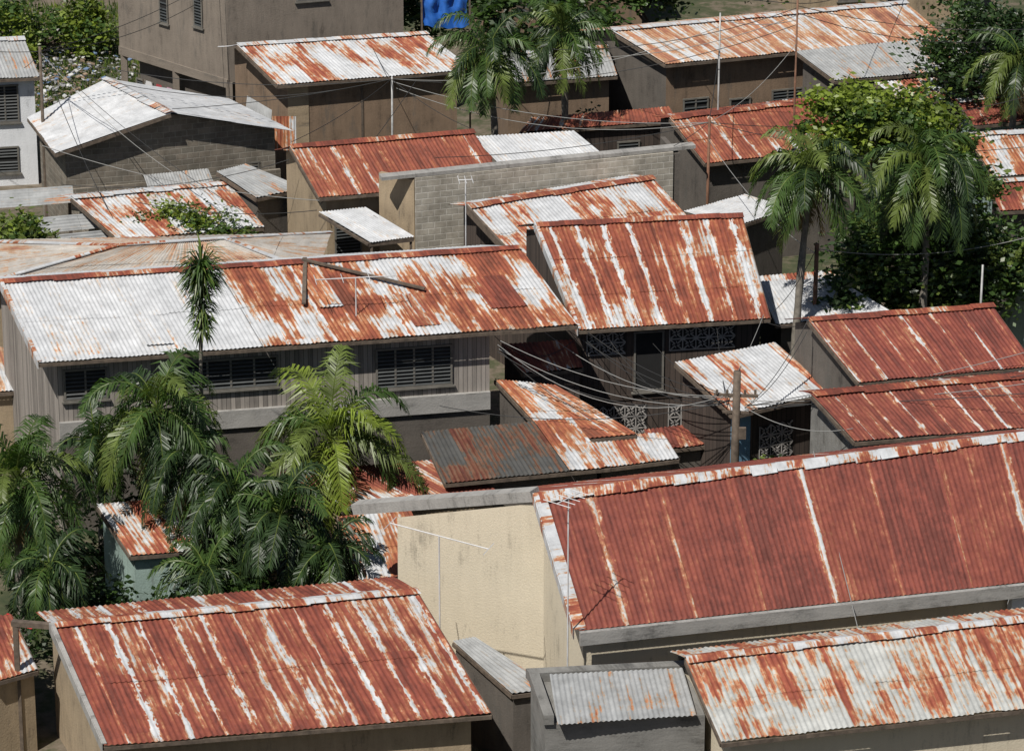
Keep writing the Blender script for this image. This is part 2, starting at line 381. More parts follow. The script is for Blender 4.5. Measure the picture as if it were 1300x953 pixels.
mR21=tin('tin_r21',.80,.42,1.05,19,rust=(.235,.062,.042),patch=.8,lapw=.07,lapmin=.06,rowp=99)
mR23=tin('tin_r23',.78,.45,.95,20,rust=(.235,.066,.044),patch=.9,lapw=.08,lapmin=.05,rowp=99)
mGrey=tin('tin_weathered_grey',.27,.05,.85,21,galv=(.36,.37,.37),patch=.9)
mR25=tin('tin_r25',.74,.3,.8,22,rust=DR)
# ------------------------------------------------------------------ houses
h1=house('tin_roof_house',(-13.87,108.0),(-2.9,110.5),4.5,(-11.8,102.5),(-.6,104.6),3.2,mR1,TAN,back=.35,capm=mR1c,pitch=.17,per=.95,verge=(.12,LGREY),wins=[('f',1,2.2,1,2.2,'jalousie')],rowlen=2.9)
mb=MB();beam(mb,(-13.8,108.1,4.42),(-15.1,108.4,4.4),.2,.16);beam(mb,(-15,108.35,0),(-15,108.36,4.35),.16,.16);mb.out('ridge_beam_and_post',TIMBER,h1)
h2=house('tin_roof_house',(5.02,103.5),(17.59,107.0),5.5,(5.92,100.3),(18.32,103.4),4.4,mR2,CREAM,back=.5,capm=mR1c,pitch=.17)
mb=MB();mb.box((.55,104.6,0),(4.6,.55,0),(.4,-2.9,0),(0,0,4.3));mb.box((.4,104.75,4.3),(4.95,.6,0),(.12,-.35,0),(0,0,.3));mb.box((.5,104.4,4.3),(.3,0.03,0),(.4,-2.8,0),(0,0,.3));mb.out('flat_roof_annex',GREY,h2)
corr('annex_roof_sheet',(1.1,104.3,4.62),(5.0,104.75,4.62),(1.3,101.4,4.4),(5.3,102.0,4.4),mGrey,h2)
# big house
e3=empty('cream_plaster_house',(9,112,0))
R0=(.8,111.7,7.2);R1=(18.98,117.6,7.2);E0=(1.99,106.5,5.0);E1=(19.4,111.0,5.0);B0=(-4.9,115.1,5.3);B1=(18.3,120.6,6.0)
corr('roof_front',R0,R1,E0,E1,mR3,e3,.17,per=2.25,sag=.012,jit=.0,rowlen=9)
corr('roof_back',R1,R0,B1,B0,mR3,e3,.17,per=2.2)
cap('ridge_cap',R0,R1,E0,E1,mR3c,e3,w=.42)
mb=MB();beam(mb,(.72,111.85,7.16),(-4.94,115.2,5.3),.5,.34);mb.out('gable_beam',LGREY,e3)
mb=MB();d=Vector(E1)-Vector(E0);n=Vector((d.y,-d.x,0)).normalized();mb.box(Vector(E0)+n*.02+Vector((0,0,-.42)),d,n*.16,Vector((0,0,.42)));mb.out('fascia',LGREY,e3)
mb=MB();a=Vector(R0);b=Vector(E0);x=Vector((.95,.31,0));mb.box(a-x*.14+Vector((0,0,.05)),b-a,x*.36,Vector((0,0,.03)));mb.box(a-x*.18+Vector((0,0,-.25)),b-a,x*.035,Vector((0,0,.33)));mb.out('verge_flashing',FLASH,e3)
mb=MB()
def wq(mb,p,q,zp,zq,b=0,u=0):
    w=math.hypot(q[0]-p[0],q[1]-p[1]);mb.poly([(p[0],p[1],b),(q[0],q[1],b),(q[0],q[1],zq),(p[0],p[1],zp)],[(u,b),(u+w,b),(u+w,zq),(u,zp)])
A=(-3.6,113.8);C=(.98,111.55);Bp=(2.12,107.0);D=(19.2,111.5);Eb=(18.3,120.0)
wq(mb,A,C,5.55,7.0);wq(mb,C,Bp,7.0,5.1,u=5.1);wq(mb,Bp,D,5.0,5.0,u=9);wq(mb,D,Eb,5.0,6.0);wq(mb,Eb,A,5.9,5.4);mb.out('walls',CREAM,e3)
X=Vector((17.08,4.5,0)).normalized();N=Vector((X.y,-X.x,0))
for a0 in (3,7.5,12): window(e3,(Bp[0],Bp[1],0),X,N,a0,a0+1.6,2.2,3.6)
mb=MB();mb.box((15.2,110.3,0),(1.2,.3,0),(.1,-.3,0),(0,0,4.55));mb.out('pilaster',WHITE,e3)
house('small_tin_shed',(-1.81,109.7),(-1.14,110),3.2,(0,107.2),(1.3,107.6),2.6,mGrey,DGREY,ov=(.1,.1,.1))
# central two storey house
e5=house('two_storey_wooden_house',(-17.79,129),(.28,132.6),8,(-16.01,124.7),(2.27,128.4),6.6,[(.41,mG),(1,mR5)],WBOARD,back=.7,capm=mR5c,ov=(.75,2.85,.65),verge=(.1,FLASH),
 wins=[('f',11.0,13.7,4.5,6.0,'jalousie'),('f',4.3,7.6,4.9,6.05,'jalousie'),('f',.2,1.7,4.9,6.05,'jalousie'),('f',0.0,15.5,3.5,4.15,'beam'),('f',0,15.6,0,3.5,DGREY),('f',2,3.2,0,2.2,'door'),('f',8,10,1,2.4,'jalousie'),('r',.5,1.8,4.6,5.8,'jalousie')])
mb=MB();beam(mb,(-7.4,131.0,8.1),(-3.05,129.6,7.5),.12,.07);beam(mb,(-7.3,131.2,8.08),(-7.22,128.4,7.38),.14,.06);mb.out('loose_planks',TIMBER,e5)
def on5(a,b): return L3(L3((-17.79,129,8),(.28,132.6,8),a),L3((-16.01,124.7,6.6),(2.27,128.4,6.6),a),b)
for a,b,da,db,m in ((.86,.35,.07,.4,mR5c),(.55,.1,.045,.5,mO),(.7,.5,.05,.4,mR9),(.2,.55,.05,.35,mG)):
    corr('patch_sheet',on5(a,b),on5(a+da,b),on5(a+.003,b+db),on5(a+da+.003,b+db),m,e5,lift=.055,sag=0,rowlen=9)
house('lean_to_shed',(-3.09,124.9),(2.04,126.2),4,(-2.24,121.8),(3.33,123.2),3.4,[(.75,mD),(1,mO)],DGREY,ov=(.3,.3,.4))
house('lean_to_shed',(-.61,128.9),(1.51,128.3),4.4,(1.35,125),(4.28,125.7),3.6,mO,DGREY,ov=(.2,.2,.3))
house('lean_to_shed',(-.4,131.0),(2.2,131.5),4.9,(.4,129.2),(2.5,129.7),4.5,mR25,DBOARD,ov=(.1,.1,.1))
house('lean_to_shed',(2.3,125.6),(5.21,126.1),3.5,(2.94,123.8),(5.71,124.7),3.1,mGR2,DGREY,ov=(.2,.2,.3))
house('lean_to_shed',(4.6,127.6),(6.6,128.2),3.0,(4.9,126.4),(6.9,127),2.7,mR25,DGREY,ov=(.2,.2,.2))
house('lean_to_shed',(-7.83,122.7),(-2.41,123.9),3.4,(-5.49,120.5),(-.27,122.0),2.9,mR25,TAN,ov=(.2,.2,.3))
house('lean_to_shed',(-5.76,119.4),(-3.39,120.1),3.2,(-4.95,116.1),(-2.29,116.6),2.4,mO,TAN,ov=(.2,.2,.3))
# right centre gable
house('tin_roof_house',(.86,136),(8.44,137.1),7.7,(2.37,130.6),(9.21,131.8),5.6,mR7,DBOARD,back=.45,capm=mR5c,per=.92,verge=(.1,FLASH),ov=(.25,.25,.6),
 wins=[('f',.2,1.6,4.4,5.25,'lattice'),('f',3.2,5.6,4.4,5.25,'lattice'),('f',1.9,3.0,2.9,5.2,'door'),('f',.1,6.3,2.6,2.8,DBOARD),('f',.4,2.4,.6,2.4,'lattice'),('f',3.2,6,.4,2.3,'lattice')])
house('tin_roof_house',(-1.75,143.1),(5.49,146.7),6,(.15,139.8),(7.27,143.0),5,mR8,DBOARD,back=.4,capm=mR9,ov=(.6,.2,.3),verge=(.06,TIMBER))
e9=house('block_wall_house',(-8.78,148.5),(-1.57,150.5),6.7,(-7.52,145.7),(-.31,147.7),5.5,mR9,TAN,back=.6,capm=mR5c,wins=[('f',.3,1.4,2.6,4.6,'jalousie'),('f',1.8,2.8,0,2.2,'door')])
corr('roof_annex',(-1.58,151,6.3),(2.48,151.8,6.3),(-.32,149.2,5.5),(3.9,150.4,5.5),mG,e9)
mb=MB();mb.box((-3.76,145.4,0),(10.15,3.3,0),(-.06,.2,0),(0,0,6.38));mb.out('block_wall',BLOCK,e9)
mb=MB();mb.box((-5.04,145.0,6.4),(12.33,4.1,0),(-.12,.45,0),(0,0,.14));mb.out('coping',LGREY,e9)
mb=MB();mb.box((-3.8,145.42,0),(-1.4,.9,0),(.1,.2,0),(0,0,6.3));mb.out('side_wall',TAN,e9)
mb=MB();mb.box((6.45,148.75,0),(-.5,2.2,0),(.2,.04,0),(0,0,6.3));mb.out('side_wall_right',DGREY,e9)
corr('awning',(-7.52,145.4,5),(-5.7,146.0,5),(-5.44,142.9,4.6),(-3.75,143.6,4.6),mG,e9,.12)
mb=MB();beam(mb,(-5.5,142.95,4.5),(-3.8,143.6,4.5),.1,.16)
for p,q in (((-7.5,145.3,4.9),(-5.5,142.95,4.5)),((-5.4,145.3,4.85),(-3.8,143.6,4.5))): beam(mb,p,q,.08,.1)
beam(mb,(-5.4,143,0),(-5.4,143.01,4.5),.1,.1);beam(mb,(-3.9,143.6,0),(-3.9,143.61,4.5),.1,.1);mb.out('awning_frame',TIMBER,e9)
house('small_tin_shed',(-11.95,151.7),(-10.83,152.7),4.6,(-10.23,149.5),(-8.4,150.8),4.2,mGrey,DGREY,ov=(.2,.2,.2))
house('low_tin_roof_house',(-17.65,149.6),(-11.46,151.4),4.2,(-15.51,146.7),(-9.86,148.3),3.4,mGR,BLOCKD,back=.3)
# hip roof house
e12=empty('hip_roof_house',(-13,139,0))
r0=(-14.65,138.5,6);r1=(-10.75,139.3,6);f0=(-20.2,136.1,5.1);f1=(-7.3,137.9,5.1);b0=(-21.0,141.6,5.1);b1=(-6.9,142.6,5.1)
corr('roof_front',r0,r1,f0,f1,mPale,e12);corr('roof_back',r1,r0,b1,b0,mPale,e12)
corr('roof_left',(-14.7,138.55,6),(-14.65,138.45,6),b0,f0,mPale,e12);corr('roof_right',(-10.75,139.25,6),(-10.72,139.35,6),f1,b1,mPale,e12)
mb=MB()
for a,b in ((r0,f0),(r0,b0),(r1,f1),(r1,b1),(r0,r1)): beam(mb,Vector(a)+Vector((0,0,.04)),Vector(b)+Vector((0,0,.04)),.2,.04)
mb.out('hip_caps',FLASH,e12)
mb=MB()
P=[(-19.4,136.7),(-7.9,138.4),(-7.6,142.0),(-20.2,141.1)]
for i in range(4): wq(mb,P[i],P[(i+1)%4],5,5)
mb.out('walls',TAN,e12)
# white gable left
e14=house('gable_roof_house',(-17.16,160.1),(-14.04,155.2),6,(-20.43,159),(-18.74,154.1),4.6,mG,BLOCKD,B=((-12.14,161.7),(-9.14,157.1)),ov=(.4,.5,.4),
 wins=[('r',4.5,6.5,1.0,4.0,TAN),('r',7.0,8.2,1.9,3.3,'jalousie')],gable=BLOCKD)
mb=MB();mb.box((-18.3,154.45,0),(8.6,2.75,0),(-.05,.15,0),(0,0,2.9));mb.out('yard_wall',BLOCKD,e14)
corr('awning',(-15.2,154.6,3.5),(-12.6,155.5,3.5),(-14.8,153.2,3.1),(-12.2,154.1,3.1),mGrey,e14,.12)
house('white_painted_house',(-24.4,165.7),(-21.38,166.3),6,(-23.44,163.2),(-20.45,163.7),5,mGrey,WHITE,back=.8,ov=(.3,.15,.4),wins=[('f',-1.9,-.7,2.9,4.6,'jalousie'),('f',-1.9,-.8,.6,1.8,'jalousie')])
# concrete building
e16=empty('concrete_two_storey_building',(-12,173,0))
p0=Vector((-18.08,174.8,0));p1=Vector((-12.71,169.4,0));p2=Vector((-4.9,171.8,0));p3=p0+(p2-p1)
mb=MB();pp=[p0,p1,p2,p3]
for i in range(4):
    p,q=pp[i],pp[(i+1)%4];w=(q-p).length
    mb.poly([p+Vector((0,0,3)),q+Vector((0,0,3)),q+Vector((0,0,10.5)),p+Vector((0,0,10.5))],[(i*9,3),(i*9+w,3),(i*9+w,10.5),(i*9,10.5)])
mb.poly([p+Vector((0,0,10.45)) for p in pp],[(p.x,p.y) for p in pp]);mb.poly([p+Vector((0,0,3)) for p in pp[::-1]],[(p.x,p.y) for p in pp])
mb.out('upper_storey',OLDCONC,e16)
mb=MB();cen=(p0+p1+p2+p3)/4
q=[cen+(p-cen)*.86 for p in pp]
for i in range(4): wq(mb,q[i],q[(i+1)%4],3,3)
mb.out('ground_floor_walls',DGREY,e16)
mb=MB()
for i in (0,1,2,3):
    for t in (0,.5):
        c=pp[i].lerp(pp[(i+1)%4],t);c=c+(cen-c)*.03;mb.box(c+Vector((-.15,-.15,0)),(.3,0,0),(0,.3,0),(0,0,3))
d=p1-p0;nn=Vector((d.y,-d.x,0)).normalized();mb.box(p0-nn*.06+Vector((0,0,2.75)),d,nn*.12,Vector((0,0,.4)))
mb.out('columns',OLDCONC,e16)
X=(p1-p0).normalized();N=Vector((X.y,-X.x,0));window(e16,p0,X,N,3.0,3.6,4.9,6.6);window(e16,p0,X,N,5.4,6.0,5.2,7.0);window(e16,p0,X,N,1.2,2.4,.8,1.9)
X=(p2-p1).normalized();N=Vector((X.y,-X.x,0));window(e16,p1,X,N,3.2,4.6,6.5,8)
# laundry
e=empty('laundry_line',(-14.5,170,0));mb=MB();cols=[(.6,.6,.6),(.35,.05,.06),(.5,.3,.4),(.06,.06,.08),(.55,.52,.5),(.3,.35,.5),(.6,.6,.6)]
lm=[simple('cloth',c,.9,.1) for c in cols]
a=Vector((-16.8,172.3,2.3));b=Vector((-13.2,168.7,2.3))
for i in range(7):
    p=a.lerp(b,(i+.3)/7);x=(b-a).normalized();w=.3+.15*random.random();h=.6+.3*random.random()
    mb.poly([p,p+x*w,p+x*w*1.25-Vector((0,0,h*.3)),p+x*w-Vector((0,0,h*.32)),p+x*w*1.05-Vector((0,0,h)),p-x*.02-Vector((0,0,h)),p-Vector((0,0,h*.32)),p-x*w*.25-Vector((0,0,h*.3))],[(0,0)]*8,i)
mb.out('garments',lm,e);mb=MB();beam(mb,a,b,.012,.012);beam(mb,a-Vector((0,0,2.3)),a+Vector((0,.01,0)),.06,.06);beam(mb,b-Vector((0,0,2.3)),b+Vector((0,.01,0)),.06,.06);mb.out('line_and_posts',TIMBER,e)
e17=house('tin_roof_house',(-11.87,163.5),(-3.77,165.3),6.5,(-9.98,160.8),(-1.7,163.1),5.5,mGR,BROWN,back=.5,ov=(.7,.4,.5),wins=[('f',.0,.9,0,5.2,TAN),('f',3.2,3.3,0,5,TIMBER)])
corr('bent_sheet',(-11.3,161.2,4.9),(-10.2,160.4,4.5),(-11.6,160.2,3.4),(-10.4,159.6,3.0),mGrey,e17,sag=.12);corr('rusted_sheet',(-10.2,160.2,4.3),(-9.2,160.5,4.2),(-10.2,159.9,2.9),(-9.2,160.2,2.8),mO,e17)
house('tin_roof_house',(-.8,166.3),(4.2,167.6),5.2,(-.4,163.9),(4.6,165.2),4.6,mGrey,BROWN,back=.5,ov=(.3,.3,.4))
house('lean_to_shed',(-2.2,158.4),(.8,159.2),3.2,(-1.9,156.9),(1.1,157.6),2.8,mR9,DGREY,ov=(.2,.2,.3))
house('long_tin_roof_house',(4.34,167.5),(17.78,172),6,(6.68,164.9),(19.3,169.2),5.2,mR18,BROWN,back=.7,ov=(.4,.4,.5),wins=[('f',.8,2,1.5,3.4,'jalousie'),('f',3,4,0,3.2,'door'),('f',5,6.5,1.5,3.4,'jalousie')],gable=DGREY)
house('lean_to_shed',(12.38,165.6),(19.69,168),5.6,(13.92,163.1),(20.42,165.1),5.0,mGrey,DGREY,ov=(.3,.3,.3))
house('lean_to_shed',(15.6,162.8),(22.29,164.8),5,(16.82,161.2),(23.48,163.3),4.6,mGR2,DGREY,ov=(.3,.3,.3))
house('tin_roof_house',(6.52,156.1),(13.59,158.8),5.5,(7.86,152.8),(14.63,155.1),4.6,mR9,DGREY,back=.5,ov=(.3,.3,.4),capm=mR5c)
house('low_tin_roof_house',(.8,160),(6.74,161.6),4.3,(.33,158.9),(7.07,160.6),4.0,mR9,DBOARD,ov=(.2,.2,.2),wins=[('f',1,2.2,1.5,3.2,'jalousie'),('f',4,5,1.2,3.2,'jalousie')])
house('tin_roof_house',(18.96,160.8),(25.49,163.1),4.8,(19.47,158.9),(25.88,160.7),4.3,mR23,TEAL,back=.3)
house('tin_roof_house',(18.69,155.3),(24.56,156.6),5,(19.57,152.2),(25.14,153.5),4.2,mO,TEAL,back=.3)
house('tin_roof_house',(18.97,149.8),(23.74,150.7),4.8,(19.33,147.9),(24.12,148.7),4.2,mR25,DGREY,back=.3)
house('small_tin_shed',(18.45,141.6),(22.75,143.5),4.5,(19.43,140.6),(23.5,142.0),4.1,mPale,TEAL)
house('tin_roof_house',(10.22,127.9),(16.78,129.3),7,(11.78,124.9),(18.01,126.5),5.8,mR21,DGREY,back=.45,capm=mR5c,per=1.05,ov=(.3,.3,.4),wins=[('f',1,2.2,3.2,4.8,'jalousie')])
house('lean_to_shed',(5.65,127.9),(9.27,129.9),5.4,(7.54,125.2),(11.14,127.4),4.5,mR8,DBOARD,ov=(.3,.3,.5),wins=[('f',.0,.8,1.5,4.2,BLUEP),('f',1.2,2.6,2.0,3.6,'lattice')])
house('lean_to_shed',(9.11,138.5),(12.09,138.9),4.6,(9.67,135.5),(14.11,136.6),4,mG,DGREY,ov=(.3,.3,.3))
house('tin_roof_house',(10.06,123.3),(20.18,125.7),6,(11.33,120.8),(21.15,122.9),5.3,mR23,GREY,back=.3,capm=mR5c,per=.95,ov=(.4,.3,.3))
house('small_tin_shed',(6.76,147),(9.26,149.1),4.5,(8.63,145.9),(11.09,148.3),4.2,mG,DGREY,ov=(.2,.2,.2))
house('small_tin_shed',(9.5,143.6),(12.5,144.3),3.0,(9.8,142),(12.8,142.7),2.7,mGR2,TEAL,ov=(.2,.2,.2))
house('small_tin_shed',(-16.79,110.9),(-15.48,111.2),3.4,(-15.68,107.6),(-14.4,108.5),2.8,mR25,TAN,ov=(.1,.1,.2))
house('small_tin_shed',(-13.69,119.5),(-11.32,120),3.6,(-12.36,116.9),(-9.77,117.4),2.9,mGR2,TEAL,ov=(.2,.2,.2))
house('low_tin_roof_house',(-20.22,133.3),(-17.16,133.9),3.8,(-19.33,130.5),(-16.4,131.1),3.2,mR18,TAN,ov=(.2,.2,.2))
# neighbouring houses beyond the picture edges
for (x,y,m,wm) in ((-27,112,mR1,TAN),(-29,124,mR9,GREY),(-30,137,mGR,TAN),(-31,150,mR23,BROWN),(28,110,mR21,TAN),(30,122,mGR2,GREY),(30,135,mR7,BROWN),(33,150,mR18,TAN),(-12,94,mGR,TAN),(3,92,mR9,GREY),(18,93,mR1,TAN),(-14,190,mGR,TAN),(2,190,mR18,BROWN),(18,192,mR9,TAN)):
    house('tin_roof_house',(x-4.5,y),(x+4,y+1.8),5.4,(x-3.6,y-3.4),(x+5,y-1.6),4.0,m,wm,back=.8,wins=[('f',1.5,2.8,1.2,2.6,'jalousie'),('f',4,5,0,2.1,'door')])
# stacked sheets
e=empty('corrugated_sheet_stack',(-18,149,0))
corr('sheet_a',(-21.66,151.4,3.8),(-21.61,150.7,3.3),(-17.87,152.3,3.8),(-17.73,151.6,3.3),mGrey,e,.14)
corr('sheet_b',(-19.26,148.4,3.7),(-18.92,148,3.2),(-15.81,149.4,3.7),(-15.67,149,3.2),mGrey,e,.14)
corr('sheet_c',(-18.06,147.3,3.4),(-17.86,147.1,2.9),(-14.97,148.3,3.4),(-14.84,148,2.9),mGrey,e,.14)
mb=MB()
for x,y in ((-21.4,151.2),(-18,152),(-18.9,148.4),(-16,149.2),(-17.6,147.4),(-15.1,148.3)): beam(mb,(x,y+.1,0),(x,y+.11,3.3),.12,.12)
mb.out('supports',TIMBER,e)
# ------------------------------------------------------------------ vegetation
LM=[leafmat('leaf_dark',(.03,.057,.018)),leafmat('leaf_mid',(.06,.11,.025)),leafmat('leaf_light',(.13,.175,.04)),leafmat('leaf_dead',(.22,.16,.085)),leafmat('leaf_bright',(.19,.25,.035)),]
BARK=simple('palm_bark',(.2,.18,.15),.9,.45,5);BARKD=simple('bark_dark',(.09,.07,.05),.9,.4,5)
FRUIT=simple('palm_fruit',(.3,.3,.12))
def palm(name,base,top,nf=24,fl=2.6,seed=1,mats=(1,1,2,0),ll=.62,dead=4,tr=.13,up=1.0,fruit=True,den=17):
    r=random.Random(seed);e=empty(name,base)
    B=Vector(base);T=Vector(top);V=[];F=[];n=9;pts=[];rad=[]
    mid=(B+T)/2+Vector((r.uniform(-.35,.35),r.uniform(-.3,.3),0))
    for i in range(n):
        t=i/(n-1);p=B*(1-t)**2+mid*2*t*(1-t)+T*t*t;pts.append(p);rad.append(tr*(1.25-.5*t)+(.03 if i%2 else 0))
    tube(V,F,pts,rad,8);obj('trunk',V,F,BARK,e,smooth=True)
    V=[];F=[];MI=[]
    for k in range(nf+dead):
        isd=k>=nf
        az=k*2.399+r.uniform(-.35,.35);el=math.radians(80-108*(k/nf)**.85*up+r.uniform(-8,8)) if not isd else math.radians(-60-r.random()*20)
        L=fl*r.uniform(.75,1.12)*(1 if not isd else .75);mi=r.choice(mats) if not isd else 3
        h=Vector((math.cos(az),math.sin(az),0));d=h*math.cos(el)+Vector((0,0,math.sin(el)))
        seg=12;p=T+Vector((0,0,.1));path=[p];dd=d.copy();side=h.cross(Vector((0,0,1)))*r.uniform(-.06,.06);dr=r.uniform(.12,.2)
        for s in range(seg):
            dd=(dd+Vector((0,0,-dr if not isd else -.1))*(1+s*.08)+side).normalized()
            p=p+dd*L/seg;path.append(p)
        nfc=len(F);tube(V,F,path,[.035*(1-.8*i/seg) for i in range(seg+1)],4);MI+=[mi if isd else 2]*(len(F)-nfc)
        nl=int(den*L)
        for i in range(nl):
            t=.12+.88*i/nl;q=t*seg;j=min(seg-1,int(q));P=path[j].lerp(path[j+1],q-j);ax=(path[j+1]-path[j]).normalized()
            sd=ax.cross(Vector((0,0,1)))
            if sd.length<.05: sd=h.cross(Vector((0,0,1)))
            sd.normalize();upv=sd.cross(ax).normalized()
            pr=math.sin(math.pi*min(1,.2+t*.78))**.6
            for sg in (-1,1):
                if r.random()<.07: continue
                l=ll*pr*r.uniform(.7,1.2);v=(sd*sg*r.uniform(.6,.9)+ax*r.uniform(.45,.85)+upv*r.uniform(-.05,.4)).normalized()
                w=ax*.036
                a=P;m=P+v*l*.5+Vector((0,0,-.03));v2=(v+Vector((0,0,-.75-r.random()*.8))).normalized();z=m+v2*l*.6
                c=len(V);V+=[a-w*.6,a+w*.6,m+w,m-w,z];F+=[(c,c+1,c+2,c+3),(c+3,c+2,c+4)];MI+=[mi,mi]
    obj('fronds',V,F,None,e,mats=LM,midx=MI)
    if fruit:
        V=[];F=[]
        for i in range(3):
            a=r.random()*6.28;c=T+Vector((math.cos(a)*.3,math.sin(a)*.3,-.25))
            for j in range(30):
                q=c+Vector((r.gauss(0,.14),r.gauss(0,.14),-r.random()*.6));tube(V,F,[q+Vector((0,0,-.03)),q,q+Vector((0,0,.04))],[.02,.05,.015],5)
        obj('fruit_clusters',V,F,FRUIT,e)
    return e
def leaves(name,blobs,parent=None,leaf=.16,mats=(0,1,1,2),seed=1,dens=1.0,trunk=True):
    rs=np.random.RandomState(seed);r=random.Random(seed);e=empty(name,(blobs[0][0][0],blobs[0][0][1],0))
    Vs=[];MI=[];cl=[]
    for (c,rad,n) in blobs:
        nc=max(6,int(n/110*dens))
        for k in range(nc):
            d=rs.normal(size=3);d/=np.linalg.norm(d);rr=(.45+.65*rs.rand());pc=np.array(c)+d*np.array(rad)*rr
            if pc[2]<.2: pc[2]=.2+rs.rand()*.3
            cl.append(pc);m=n//nc;sz=.16+.25*rs.rand()
            sz*=min(rad)/1.5+.3
            P=pc+rs.normal(size=(m,3))*sz*np.array([1.1,1.1,.7])
            a=rs.normal(size=(m,3));a/=np.linalg.norm(a,axis=1)[:,None];a[:,2]*=.5
            b=np.cross(a,rs.normal(size=(m,3)));b/=np.linalg.norm(b,axis=1)[:,None]
            s=leaf*(.6+.8*rs.rand(m,1))
            q=np.stack([P-a*s*.9,P+b*s*.42,P+a*s*.9,P-b*s*.42],1)
            Vs.append(q.reshape(-1,3))
            mi=r.choice(mats);mm=np.full(m,mi);sel=rs.rand(m)<.2;mm[sel]=r.choice(mats);MI.append(mm)
    V=np.concatenate(Vs);MIc=np.concatenate(MI);nq=len(V)//4
    F=np.arange(nq*4).reshape(-1,4).tolist()
    obj('foliage',V.tolist(),F,None,e,mats=LM,midx=MIc.tolist())
    if trunk:
        V=[];F=[]
        c0=np.mean([np.array(b[0]) for b in blobs],axis=0);B=Vector((c0[0],c0[1],0));J=Vector((c0[0],c0[1],max(.4,c0[2]*.45)))
        tube(V,F,[B,(B+J)/2+Vector((.08,.05,0)),J],[.2,.16,.14],8)
        for k in range(min(14,len(cl))):
            q=Vector(cl[(k*7)%len(cl)]);tube(V,F,[J,J.lerp(q,.5)+Vector((0,0,-.15)),q],[.1,.06,.02],5)
        obj('trunk_and_limbs',V,F,BARKD,e)
    return e
palm('palm_tree',(-12.0,120.8,0),(-11.59,120,6.6),30,3.4,11,ll=.85,mats=(0,1,1,2))
palm('palm_tree',(-11.0,119.0,0),(-10.6,119.0,5.2),20,2.6,12,mats=(0,1,0))
palm('palm_tree',(-15.9,117,0),(-15.9,117,5.4),30,3.4,13,mats=(0,1,1,2),ll=.8)
palm('palm_tree',(-6.4,122.9,0),(-6.1,122.6,4.6),20,4.0,14,mats=(1,2,2,4),up=.68,ll=1.0)
palm('palm_tree',(-14.5,114.0,0),(-14.6,114,3.6),26,2.5,15,mats=(0,1,0))
palm('palm_tree',(-7.4,117.2,0),(-7.5,117,4.1),32,2.9,16,mats=(0,1,0,0),ll=.75)
palm('palm_tree',(-9.0,118.0,0),(-9.1,117.9,4.4),32,2.9,17,mats=(0,0,1),ll=.75)
palm('palm_tree',(-6.0,116.6,0),(-5.9,116.6,3.0),26,2.3,18,mats=(0,0,1),ll=.65)
palm('palm_tree',(-9.9,115.8,0),(-9.8,115.8,2.6),24,2.2,19,mats=(0,0,1),ll=.6)
palm('palm_tree',(-13.9,121.6,0),(-13.8,121.6,4.6),22,2.6,20,mats=(0,0,1),ll=.6)
palm('palm_tree',(10.3,134.7,0),(10.86,136,9.6),30,3.1,21,ll=.8,mats=(1,1,2,0))
palm('palm_tree',(15.2,138.8,0),(15.33,139,8.9),32,3.3,22,ll=.85,mats=(1,1,0,2))
palm('palm_tree',(-.7,156.2,0),(-.97,156,8.3),28,3.1,23,ll=.8)
palm('palm_tree',(2.2,160,0),(2.16,160,7.9),26,3.0,24,ll=.75)
palm('palm_tree',(20.8,158,0),(21.2,158,7.4),26,2.9,25)
# dracaena on thin stem
e=palm('dracaena_plant',(-10.1,122.2,0),(-10.22,122,9.9),1,.5,31,dead=0,tr=.06,fruit=False)
def spikes(parent,c,h,r0,n,seed):
    r=random.Random(seed);V=[];F=[];MI=[]
    for i in range(n):
        t=r.random();p=Vector(c)+Vector((0,0,-h*t));az=r.random()*6.28;el=math.radians(r.uniform(-55,50) +30*(1-t));L=r0*r.uniform(.7,1.1)*(1-.35*t)
        d=Vector((math.cos(az)*math.cos(el),math.sin(az)*math.cos(el),math.sin(el)));s=d.cross(Vector((0,0,1))).normalized()*.035
        m=p+d*L*.55;z=m+(d+Vector((0,0,-.9))).normalized()*L*.5;c0=len(V);V+=[p-s*.5,p+s*.5,m+s,m-s,z];F+=[(c0,c0+1,c0+2,c0+3),(c0+3,c0+2,c0+4)];mi=r.choice((0,1,1,2));MI+=[mi,mi]
    obj('leaves',V,F,None,parent,mats=LM,midx=MI)
spikes(e,(-10.22,122,10.9),2.2,1.0,420,3);spikes(e,(-10.2,122,11.1),.6,1.35,240,4)
leaves('leafy_tree',[((12.9,148,7.9),(1.6,1.4,1.4),4500),((15.3,150,7.2),(2.2,1.5,1.5),6000),((17.2,149,5.9),(1.5,1.4,1.3),3500)],leaf=.17,mats=(1,4,4,2),seed=2)
leaves('leafy_tree',[((14.4,140,4.6),(2.2,1.8,2.3),7500),((17.6,141,4.4),(2.0,1.6,2.2),7000),((16,143.5,6.4),(2.4,1.6,1.6),5000),((12.4,137.5,3.4),(1.4,1,1.6),3000)],leaf=.18,mats=(0,0,1,1,2),seed=3)
leaves('leafy_tree',[((20,162,6.6),(2.4,1.8,2.0),7000),((23,160,6.2),(2,1.8,2),4000)],leaf=.16,mats=(0,0,1),seed=4)
leaves('leafy_bush',[((-19,143,4.1),(1.5,1.2,1.4),5500)],leaf=.15,mats=(1,1,2,4),seed=5)
leaves('leafy_bush',[((-13.0,148.6,3.3),(1.8,1.0,.9),4000),((-11.6,147.6,2.8),(1.3,.8,1.0),3000)],leaf=.13,mats=(1,2,4),seed=6)
